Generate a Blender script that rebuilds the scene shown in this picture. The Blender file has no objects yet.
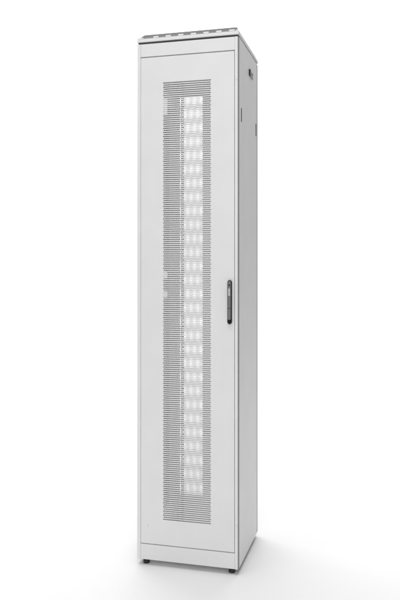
import bpy, bmesh, math
from mathutils import Vector

scene = bpy.context.scene
COL = scene.collection
LIFT = 0.022            # cabinet body stands this far above the floor on its feet

# ------------------------------------------------------------------ materials
def nodes_of(name):
    m = bpy.data.materials.new(name)
    m.use_nodes = True
    nt = m.node_tree
    return m, nt, nt.nodes['Principled BSDF']

def paint(name, col, rough=0.45, grain=0.02, bump=0.05, scale=900.0, metallic=0.0, spec=0.5):
    """Powder coat: tiny tonal mottling and a fine orange-peel bump."""
    m, nt, b = nodes_of(name)
    tc = nt.nodes.new('ShaderNodeTexCoord')
    n1 = nt.nodes.new('ShaderNodeTexNoise')
    n1.inputs['Scale'].default_value = 9.0
    n1.inputs['Detail'].default_value = 5.0
    nt.links.new(tc.outputs['Object'], n1.inputs['Vector'])
    ramp = nt.nodes.new('ShaderNodeMapRange')
    ramp.inputs['From Min'].default_value = 0.3
    ramp.inputs['From Max'].default_value = 0.7
    ramp.inputs['To Min'].default_value = 1.0 - grain
    ramp.inputs['To Max'].default_value = 1.0 + grain
    nt.links.new(n1.outputs['Fac'], ramp.inputs['Value'])
    mul = nt.nodes.new('ShaderNodeVectorMath')
    mul.operation = 'SCALE'
    mul.inputs[0].default_value = col
    nt.links.new(ramp.outputs['Result'], mul.inputs['Scale'])
    nt.links.new(mul.outputs['Vector'], b.inputs['Base Color'])
    b.inputs['Roughness'].default_value = rough
    b.inputs['Metallic'].default_value = metallic
    b.inputs['Specular IOR Level'].default_value = spec
    if bump:
        n2 = nt.nodes.new('ShaderNodeTexNoise')
        n2.inputs['Scale'].default_value = scale
        n2.inputs['Detail'].default_value = 2.0
        nt.links.new(tc.outputs['Object'], n2.inputs['Vector'])
        bp = nt.nodes.new('ShaderNodeBump')
        bp.inputs['Strength'].default_value = bump
        bp.inputs['Distance'].default_value = 0.0006
        nt.links.new(n2.outputs['Fac'], bp.inputs['Height'])
        nt.links.new(bp.outputs['Normal'], b.inputs['Normal'])
    return m

M_WHITE = paint('light_grey_powder_coat', (0.76, 0.76, 0.765))
M_INNER = paint('inner_light_grey_paint', (0.82, 0.82, 0.82), rough=0.5)
M_VENT = paint('grey_vent_mesh', (0.055, 0.055, 0.057), rough=0.6, grain=0.06)
M_VENT_LIGHT = paint('pale_grey_vent_base', (0.28, 0.28, 0.28), rough=0.6)
M_SHADE_CLIP = paint('dark_grey_shade_and_clip', (0.25, 0.25, 0.255), rough=0.6)  # paints the shade beside the front posts; also colours a rail clip
M_DARK = paint('black_foam_seal', (0.06, 0.06, 0.06), rough=0.8)
M_BLACK = paint('black_plastic', (0.006, 0.006, 0.0065), rough=0.3, grain=0.05, spec=0.3)
M_LEVER = paint('dark_grey_plastic', (0.17, 0.17, 0.173), rough=0.35, grain=0.05)
M_PLATE = paint('grey_label_plate', (0.48, 0.48, 0.49), rough=0.3)
M_RUBBER = paint('black_rubber_foot', (0.012, 0.012, 0.013), rough=0.4, grain=0.1)
M_SLOT = paint('dark_slot_insert', (0.03, 0.03, 0.03), rough=0.9, spec=0.05)
M_LATCHGREY = paint('grey_zinc_latch', (0.22, 0.22, 0.23), rough=0.4)
M_STEEL = paint('zinc_plated_rail', (0.30, 0.30, 0.31), rough=0.38)
M_CHANNEL = paint('mid_grey_cable_channel', (0.50, 0.50, 0.50), rough=0.55)
M_BRIGHT = paint('white_bracket_paint', (0.86, 0.86, 0.86), rough=0.4)
M_SCREW = paint('screw_steel', (0.52, 0.52, 0.53), rough=0.35)
M_FLOOR = paint('white_studio_floor', (0.80, 0.80, 0.80), rough=0.7, grain=0.004, bump=0, spec=0.2)
M_BACK = paint('white_studio_backdrop', (0.86, 0.86, 0.86), rough=0.9, grain=0.003, bump=0, spec=0.1)

# ------------------------------------------------------------------ helpers
def link(name, me, mat, parent=None, bevel=0.0, segs=2, smooth=False):
    o = bpy.data.objects.new(name, me)
    COL.objects.link(o)
    mats = mat if isinstance(mat, (list, tuple)) else [mat]
    if not me.materials:
        for m in mats:
            me.materials.append(m)
    if parent is not None:
        o.parent = parent
    if bevel:
        md = o.modifiers.new('edge_bevel', 'BEVEL')
        md.width = bevel
        md.segments = segs
        md.limit_method = 'ANGLE'
        md.angle_limit = math.radians(35)
        md.harden_normals = False
    if smooth:
        for p in me.polygons:
            p.use_smooth = True
    return o

class MB:
    """Collects simple shapes into one mesh."""
    def __init__(self):
        self.v, self.f, self.mi = [], [], []
    def add(self, vs, fs, mi=0):
        n = len(self.v)
        self.v += vs
        for f in fs:
            self.f.append([i + n for i in f])
            self.mi.append(mi)
        return self
    def box(self, x0, x1, y0, y1, z0, z1, mi=0):
        vs = [(x0, y0, z0), (x1, y0, z0), (x1, y1, z0), (x0, y1, z0),
              (x0, y0, z1), (x1, y0, z1), (x1, y1, z1), (x0, y1, z1)]
        return self.add(vs, [(0, 3, 2, 1), (4, 5, 6, 7), (0, 1, 5, 4), (1, 2, 6, 5), (2, 3, 7, 6), (3, 0, 4, 7)], mi)
    def prism(self, loop, y0, y1, mi=0):
        """loop: (x, z) points, extruded along y."""
        n = len(loop)
        vs = [(x, y0, z) for x, z in loop] + [(x, y1, z) for x, z in loop]
        fs = [tuple(range(n)), tuple(range(2 * n - 1, n - 1, -1))]
        fs += [(i, i + n, (i + 1) % n + n, (i + 1) % n) for i in range(n)]
        return self.add(vs, fs, mi)
    def lathe(self, prof, cx, cy, n=28, mi=0):
        """prof: (radius, z) from bottom to top about a vertical axis."""
        vs, fs = [], []
        for r, z in prof:
            for k in range(n):
                a = 2 * math.pi * k / n
                vs.append((cx + r * math.cos(a), cy + r * math.sin(a), z))
        for j in range(len(prof) - 1):
            for k in range(n):
                k2 = (k + 1) % n
                fs.append((j * n + k, j * n + k2, (j + 1) * n + k2, (j + 1) * n + k))
        fs.append(tuple(range(n - 1, -1, -1)))
        fs.append(tuple((len(prof) - 1) * n + k for k in range(n)))
        return self.add(vs, fs, mi)
    def sheet(self, al, bl, holes, c0, c1, plane='xz', mi=0):
        """A flat sheet with rectangular openings. al, bl: grid lines; holes: set of (i, j) cells left open."""
        na, nb = len(al), len(bl)
        def P(i, j, c):
            return (al[i], c, bl[j]) if plane == 'xz' else (c, al[i], bl[j])
        vs = [P(i, j, c) for c in (c0, c1) for j in range(nb) for i in range(na)]
        N = na * nb
        idx = lambda i, j, s: s * N + j * na + i
        solid = lambda i, j: 0 <= i < na - 1 and 0 <= j < nb - 1 and (i, j) not in holes
        fs = []
        for j in range(nb - 1):
            for i in range(na - 1):
                if not solid(i, j):
                    continue
                fs.append((idx(i, j, 0), idx(i + 1, j, 0), idx(i + 1, j + 1, 0), idx(i, j + 1, 0)))
                fs.append((idx(i, j, 1), idx(i, j + 1, 1), idx(i + 1, j + 1, 1), idx(i + 1, j, 1)))
                if not solid(i - 1, j):
                    fs.append((idx(i, j, 0), idx(i, j + 1, 0), idx(i, j + 1, 1), idx(i, j, 1)))
                if not solid(i + 1, j):
                    fs.append((idx(i + 1, j, 0), idx(i + 1, j, 1), idx(i + 1, j + 1, 1), idx(i + 1, j + 1, 0)))
                if not solid(i, j - 1):
                    fs.append((idx(i, j, 0), idx(i, j, 1), idx(i + 1, j, 1), idx(i + 1, j, 0)))
                if not solid(i, j + 1):
                    fs.append((idx(i, j + 1, 0), idx(i + 1, j + 1, 0), idx(i + 1, j + 1, 1), idx(i, j + 1, 1)))
        return self.add(vs, fs, mi)
    def mesh(self, name, recalc=True):
        me = bpy.data.meshes.new(name)
        me.from_pydata(self.v, [], self.f)
        for p, m in zip(me.polygons, self.mi):
            p.material_index = m
        if recalc:
            bm = bmesh.new()
            bm.from_mesh(me)
            bmesh.ops.remove_doubles(bm, verts=bm.verts, dist=1e-6)
            bmesh.ops.recalc_face_normals(bm, faces=bm.faces)
            bm.to_mesh(me)
            bm.free()
        return me
    def build(self, name, mat, parent=None, bevel=0.0, segs=2, smooth=False):
        me = self.mesh(name)
        for m in (mat if isinstance(mat, (list, tuple)) else [mat]):
            me.materials.append(m)
        return link(name, me, mat, parent, bevel, segs, smooth)

def perforated(x0, x1, z0, z1, y0, y1, nx, nz, hx, hz):
    """Sheet punched with staggered elongated eight-sided holes; every hole is real, with its own wall."""
    px, pz = (x1 - x0) / nx, (z1 - z0) / nz
    v, f = [], []
    def cell(xa, xb, za, zb):
        cx, cz = (xa + xb) / 2, (za + zb) / 2
        w, h, k = hx / 2, hz / 2, 0.30
        n = len(v)
        ring = [(-w, -h + 2 * h * k * .6), (-w + 2 * w * k, -h), (w - 2 * w * k, -h), (w, -h + 2 * h * k * .6),
                (w, h - 2 * h * k * .6), (w - 2 * w * k, h), (-w + 2 * w * k, h), (-w, h - 2 * h * k * .6)]
        for y in (y0, y1):
            v.extend([(xa, y, za), (xb, y, za), (xb, y, zb), (xa, y, zb)])
            v.extend([(cx + a, y, cz + b) for a, b in ring])
        o, r = n, n + 4
        front = [(o, o + 1, r + 2, r + 1), (o + 1, r + 3, r + 2), (o + 1, o + 2, r + 4, r + 3), (o + 2, r + 5, r + 4),
                 (o + 2, o + 3, r + 6, r + 5), (o + 3, r + 7, r + 6), (o + 3, o, r, r + 7), (o, r + 1, r)]
        f.extend(front)
        f.extend([tuple(i + 12 for i in reversed(q)) for q in front])
        for i in range(8):
            j = (i + 1) % 8
            f.append((r + i, r + j, r + j + 12, r + i + 12))
    def filler(xa, xb, za, zb):
        n = len(v)
        v.extend([(xa, y0, za), (xb, y0, za), (xb, y0, zb), (xa, y0, zb),
                  (xa, y1, za), (xb, y1, za), (xb, y1, zb), (xa, y1, zb)])
        f.append((n, n + 1, n + 2, n + 3))
        f.append((n + 7, n + 6, n + 5, n + 4))
    for j in range(nz):
        za, zb = z0 + j * pz, z0 + (j + 1) * pz
        if j % 2 == 0:
            for i in range(nx):
                cell(x0 + i * px, x0 + (i + 1) * px, za, zb)
        else:
            filler(x0, x0 + px / 2, za, zb)
            for i in range(nx - 1):
                cell(x0 + (i + .5) * px, x0 + (i + 1.5) * px, za, zb)
            filler(x1 - px / 2, x1, za, zb)
    me = bpy.data.meshes.new('perforated_panel')
    me.from_pydata(v, [], f)
    return me

def capsule(cx, z0, z1, r, n=12):
    pts = []
    for k in range(n + 1):
        a = math.pi * k / n
        pts.append((cx + r * math.cos(a), z1 - r + r * math.sin(a)))
    for k in range(n + 1):
        a = math.pi + math.pi * k / n
        pts.append((cx + r * math.cos(a), z0 + r + r * math.sin(a)))
    return pts

# ------------------------------------------------------------------ the cabinet
W = 0.2009              # half width
D = 0.4053
cab = bpy.data.objects.new('server_cabinet', None)
COL.objects.link(cab)
cab.location = (0, 0, LIFT)
cab['label'] = 'tall narrow light grey network server cabinet with perforated front door and black handle'
cab['category'] = 'server cabinet'

# frame: four posts joined by top and bottom rings, and a floor plate
posts = []
for s in (-1, 1):
    for (ya, yb) in ((0.0, 0.0125), (0.3905, 0.4040)):
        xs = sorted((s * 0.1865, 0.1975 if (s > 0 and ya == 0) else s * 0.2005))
        pm = MB().box(xs[0], xs[1], ya, yb, 0.0005, 1.9922)
        if ya == 0:
            pm.box(*sorted((s * 0.1850, s * 0.1870)), 0.0032, 0.0120, 0.0630, 1.9400)
        posts.append(pm.build('corner_post', M_WHITE, cab, bevel=0.0022, segs=4))
frame = posts[2]
b = MB()
b.box(-0.186, 0.186, 0.019, 0.388, 0.003, 0.0065)
b.build('bottom_plate', M_INNER, cab)
b = MB()
b.box(-0.1865, 0.1865, 0.020, 0.388, 1.988, 1.9925)
b.build('top_plate', M_INNER, cab)

# dark grey strips beside the front posts: corner shade put in as colour
for s in (-1, 1):
    xs = sorted((s * 0.187, s * 0.2002))
    b = MB()
    b.box(xs[0], xs[1], 0.0128, 0.0160, 0.001, 1.9935)
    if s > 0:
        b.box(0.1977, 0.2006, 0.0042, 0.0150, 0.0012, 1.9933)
    b.build('post_shade_strip', M_SHADE_CLIP, cab, bevel=0.0008)

# top header and plinth
MB().box(-0.1862, 0.1862, 0.0006, 0.0180, 1.9425, 1.9920).build('header_panel', M_WHITE, cab, bevel=0.0014)
pl = MB().box(-0.1862, 0.1862, 0.0006, 0.0180, 0.0006, 0.0600).build('plinth_panel', M_WHITE, cab, bevel=0.0014)
# stops behind the front door's edges, so that its gaps end in shade
MB().sheet([-0.1864, -0.178, 0.178, 0.1864], [0.045, 0.072, 1.930, 1.960], {(1, 1)}, 0.0185, 0.0240).build('door_stop', M_INNER, cab)

# roof seal, roof tray with teeth, sloped vent strip
MB().box(-0.1975, 0.1975, 0.0060, 0.4000, 1.9930, 1.9998).build('roof_seal', M_DARK, cab)
roof = MB()
roof.box(-0.2012, 0.2012, -0.0006, 0.4060, 2.0000, 2.0125)
roof_o = roof.build('roof', M_WHITE, cab, bevel=0.0016, segs=3)
b = MB()
zt, zb_, ins = 2.0345, 2.0120, 0.022
vs = [(-0.2000, 0.0010, zb_), (0.2000, 0.0010, zb_), (0.2000, 0.4045, zb_), (-0.2000, 0.4045, zb_),
      (-0.2000 + ins, 0.0010 + ins, zt), (0.2000 - ins * .45, 0.0010 + ins, zt), (0.2000 - ins * .45, 0.4045 - ins, zt), (-0.2000 + ins, 0.4045 - ins, zt)]
b.add(vs, [(4, 5, 6, 7), (1, 2, 6, 5), (2, 3, 7, 6), (3, 0, 4, 7), (0, 3, 2, 1)], 0)
b.add(vs, [(0, 1, 5, 4)], 1)
b.build('roof_cap', [M_WHITE, M_VENT], roof_o, bevel=0.0008)
for x in [-0.1870] + [-0.1735 + k * 0.0498 for k in range(1, 8)] + [0.1945]:
    hw, top = (0.0105, 2.0192) if abs(x) < 0.18 else ((0.0120, 2.0172) if x < 0 else (0.0050, 2.0172))
    MB().box(x - hw, x + hw, -0.0004, 0.0012, 2.0128, top).build('roof_tooth', M_WHITE, roof_o, bevel=0.0004, segs=1)
MB().box(-0.1988, 0.1988, 0.0014, 0.0060, 2.0127, 2.0160).build('vent_base', M_VENT_LIGHT, roof_o, bevel=0.0004, segs=1)

# front door with its window
DL, DR, DB, DT = -0.1845, 0.1846, 0.0634, 1.9386
WL, WR, WB, WT = -0.0948, 0.0942, 0.1585, 1.8400
door = MB().sheet([DL, WL, WR, DR], [DB, WB, WT, DT], {(1, 1)}, 0.0, 0.0016).build('front_door', M_WHITE, cab, bevel=0.0004, segs=1)
MB().sheet([DL + .0008, -0.170, 0.170, DR - .0008], [DB + .0003, DB + .018, DT - .018, DT - .0003], {(1, 1)}, 0.0017, 0.0165).build('door_return', M_WHITE, door)
me = perforated(WL - 0.0002, WR + 0.0002, WB - 0.0002, WT + 0.0002, 0.0003, 0.0014, 47, 213, 0.0034, 0.0048)
me.materials.append(M_WHITE)
link('perforated_panel', me, M_WHITE, door)

# swing handle on the door
hx = 0.1682
MB().prism(capsule(hx, 0.9172, 1.0820, 0.0086), -0.0110, -0.0001).build('handle_base', M_BLACK, door, bevel=0.0032, segs=5)
MB().prism(capsule(hx - 0.0004, 0.9330, 1.0785, 0.0060), -0.0138, -0.0111).build('lever', M_LEVER, door, bevel=0.0016, segs=4)
MB().box(hx - 0.0044, hx + 0.0036, -0.0143, -0.0139, 1.0230, 1.0505).build('grip_plate', M_PLATE, door, bevel=0.0002, segs=1)
MB().box(hx - 0.0062, hx + 0.0056, -0.0143, -0.0139, 0.9760, 0.9774).build('lever_seam', M_BLACK, door)
MB().prism(capsule(hx - 0.0004, 1.0600, 1.0660, 0.0028), -0.0143, -0.0139).build('key_slot', M_BLACK, door)

# little screws
def screw(x, z, parent, r=0.0022, y=-0.0003):
    n = 14
    loop = [(x + r * math.cos(2 * math.pi * k / n), z + r * math.sin(2 * math.pi * k / n)) for k in range(n)]
    return MB().prism(loop, y - 0.0008, y + 0.0002).build('screw', M_SCREW, parent, bevel=0.0003, segs=1)
screw(-0.1552, 0.1336, door)
screw(0.1925, 0.1640, frame, r=0.0016)
screw(0.1925, 1.8310, frame, r=0.0016)

# side panels: outer skin with two finger slots and a latch opening
Y0, Y1, Z0, Z1 = 0.0162, 0.3772, 0.0010, 1.9935
def side(s):
    ylines = [Y0, 0.0470, 0.0680, 0.2020, 0.2800, 0.3500, 0.3735, Y1]
    zlines = [Z0, 1.6830, 1.7360, Z1]
    c0, c1 = s * 0.1990, s * 0.2009
    p = MB().sheet(ylines, zlines, {(1, 1), (5, 1)}, c0, c1, plane='yz').build('side_panel', M_WHITE, cab, bevel=0.0006)
    for (ya, yb) in ((0.0470, 0.0680), (0.3500, 0.3735)):
        xs = sorted((s * 0.1915, s * 0.1987))
        MB().box(xs[0], xs[1], ya - 0.003, yb + 0.003, 1.680, 1.739).build('finger_slot', M_SLOT, p)
    xs = sorted((s * 0.2010, s * 0.2068))
    MB().box(xs[0], xs[1], 0.2020, 0.2230, 1.8990, 1.9240).build('latch', M_BLACK, p, bevel=0.001)
    MB().box(*sorted((s * 0.2008, s * 0.2016)), 0.0535, 0.0580, 0.1370, 0.1410).build('screw', M_SCREW, p, bevel=0.0005)
    q = MB()
    xs = sorted((s * 0.2010, s * 0.2040))
    q.box(xs[0], xs[1], 0.2235, 0.2800, 1.9160, 1.9232)
    q.box(xs[0], xs[1], 0.2235, 0.2780, 1.9000, 1.9085)
    q.box(xs[0], sorted((s * 0.2010, s * 0.2022))[1], 0.2235, 0.2650, 1.9080, 1.9165)
    q.build('latch_tongue', M_LATCHGREY, p, bevel=0.0006)
    xs = sorted((s * 0.1880, s * 0.2000))
    MB().box(xs[0], xs[1], 0.3776, 0.3903, 0.0010, 1.9935).build('rear_post_cover', M_VENT_LIGHT, cab)
    return p
side(-1)
side(1)

# rear: double door with a perforated window in each leaf
ZB, ZT = 0.1350, 1.8720
for s in (-1, 1):
    xa, xb = sorted((s * 0.0015, s * 0.1845))
    wa, wb = sorted((s * 0.0395, s * 0.1435))
    leaf = MB().sheet([xa, wa, wb, xb], [0.004, ZB, ZT, 1.986], {(1, 1)}, 0.3905, 0.3921).build('rear_door', M_WHITE, cab)
    MB().sheet(sorted((s * 0.0018, s * 0.0140, s * 0.1700, s * 0.1842)), [0.005, 0.020, 1.970, 1.985], {(1, 1)}, 0.3923, 0.4045).build('door_return', M_WHITE, leaf)
    me = perforated(wa - 0.0002, wb + 0.0002, ZB - 0.0002, ZT + 0.0002, 0.3907, 0.3919, 26, 220, 0.0030, 0.0068)
    me.materials.append(M_WHITE)
    link('perforated_panel', me, M_WHITE, leaf)

# mounting rails with a row of square holes, and depth struts on both inner sides
def rail(s, y):
    """Grey steel rail with square holes and a bright folded lip on its outer side."""
    n = 126
    p = 1.90 / n
    zl = [0.03]
    for k in range(n):
        zl += [0.03 + (k + .22) * p, 0.03 + (k + .78) * p]
    zl.append(1.93)
    al = sorted((s * 0.1149, s * 0.1175, s * 0.1240, s * 0.1278))
    m = MB().sheet(al, zl, {(1, 1 + 2 * k) for k in range(n)}, y, y + 0.002)
    m.box(*sorted((s * 0.1264, s * 0.1277)), y + 0.0015, y + 0.020, 0.031, 1.929)
    r = m.build('mounting_rail', M_STEEL, cab)
    return r
for s in (-1, 1):
    rail(s, 0.355)
    for z in (0.06, 1.815):
        b = MB()
        b.box(*sorted((s * 0.1570, s * 0.1800)), 0.040, 0.384, z, z + 0.050)
        b.build('depth_strut', M_INNER, cab, bevel=0.002)
    MB().box(*sorted((s * 0.1455, s * 0.1830)), 0.352, 0.388, 0.010, 1.984).build('cable_channel', M_CHANNEL, cab, bevel=0.002)
    fr_rail = MB().box(*sorted((s * 0.1185, s * 0.1500)), 0.0500, 0.0530, 0.020, 1.960).build('front_rail', M_WHITE, cab, bevel=0.001)
    if s < 0:
        for z, hh in ((1.7165, 0.0620), (1.0860, 0.0260), (1.0140, 0.0240)):
            MB().box(-0.1260, -0.0785, 0.0030, 0.0060, z, z + hh).box(-0.1260, -0.1200, 0.0055, 0.0497, z + 0.001, z + hh - 0.001).build('rail_bracket', M_BRIGHT, fr_rail, bevel=0.002, segs=3)
        MB().box(-0.1210, -0.1045, 0.0460, 0.0497, 1.6200, 1.6830).build('rail_clip', M_BLACK, fr_rail, bevel=0.001)
        MB().box(-0.1210, -0.0900, 0.0470, 0.0497, 1.0615, 1.0665).build('rail_clip', M_SHADE_CLIP, fr_rail, bevel=0.001)

# levelling feet
proto = None
for (x, y) in ((-0.1712, 0.0270), (0.1700, 0.0270), (-0.1712, 0.3760), (0.1700, 0.3760)):
    if proto is None:
        m = MB()
        m.lathe([(0.0085, -0.0220), (0.0125, -0.0212), (0.0132, -0.0165), (0.0122, -0.0105), (0.0100, -0.0080),
                 (0.0100, -0.0050), (0.0112, -0.0048), (0.0112, 0.0000), (0.0050, 0.0002), (0.0050, 0.0026)], 0, 0)
        proto = m.build('levelling_foot', M_RUBBER, cab, bevel=0.0006, segs=2, smooth=False)
        proto.location = (x, y, 0)
    else:
        c = proto.copy()
        COL.objects.link(c)
        c.parent = cab
        c.location = (x, y, 0)

# ------------------------------------------------------------------ setting: floor sweeping up into the backdrop
XL, XR = -7.0, 2.4
fl = MB().add([(XL, -8, 0), (XR, -8, 0), (XR, 5, 0), (XL, 5, 0)], [(0, 1, 2, 3)]).build('floor', M_FLOOR)
fl['kind'] = 'structure'
prof = [(5.0 + 1.5 * math.sin(a), 1.5 - 1.5 * math.cos(a)) for a in [math.pi / 2 * k / 16 for k in range(17)]] + [(6.5, 7.0)]
vs, fs = [], []
for i, (y, z) in enumerate(prof):
    vs += [(XL, y, z), (XR, y, z)]
    if i:
        fs.append((2 * i - 2, 2 * i - 1, 2 * i + 1, 2 * i))
bk = MB().add(vs, fs).build('backdrop', M_BACK, smooth=True)
bk['kind'] = 'structure'

# ------------------------------------------------------------------ light
world = bpy.data.worlds.new('World')
scene.world = world
world.use_nodes = True
bg = world.node_tree.nodes['Background']
bg.inputs['Color'].default_value = (1, 1, 1, 1)
bg.inputs['Strength'].default_value = 0.23

def softbox(name, loc, aim, sx, sy, power):
    d = bpy.data.lights.new(name, 'AREA')
    d.shape = 'RECTANGLE'
    d.size, d.size_y, d.energy = sx, sy, power
    o = bpy.data.objects.new(name, d)
    COL.objects.link(o)
    o.location = loc
    o.rotation_euler = (Vector(aim) - Vector(loc)).to_track_quat('-Z', 'Y').to_euler()
    return o
softbox('overhead_softbox', (0.0, -0.7, 5.2), (0.0, -0.5, 0), 4.0, 4.0, 172)
softbox('key_softbox', (1.0, -4.9, 3.0), (0, 0, 1.15), 3.0, 3.0, 108)
softbox('backdrop_light', (-1.8, 2.8, 6.2), (-1.8, 6.4, 2.2), 6.5, 1.5, 465)

# ------------------------------------------------------------------ camera
cam = bpy.data.cameras.new('camera')
cam.sensor_fit = 'VERTICAL'
cam.sensor_height = 36.0
cam.lens = 709.339 / 600 * 36.0
cam.shift_y = -33.302 / 600
cam.clip_start = 0.05
cam.clip_end = 200
co = bpy.data.objects.new('camera', cam)
COL.objects.link(co)
co.location = (0.7436, -2.59447, 1.13175 + LIFT)
co.rotation_euler = (math.pi / 2, 0, 0.260557)
scene.camera = co

scene.view_settings.view_transform = 'Standard'
scene.view_settings.look = 'None'
scene.view_settings.exposure = 0
scene.view_settings.gamma = 1
scene.cycles.max_bounces = 12
scene.cycles.diffuse_bounces = 6
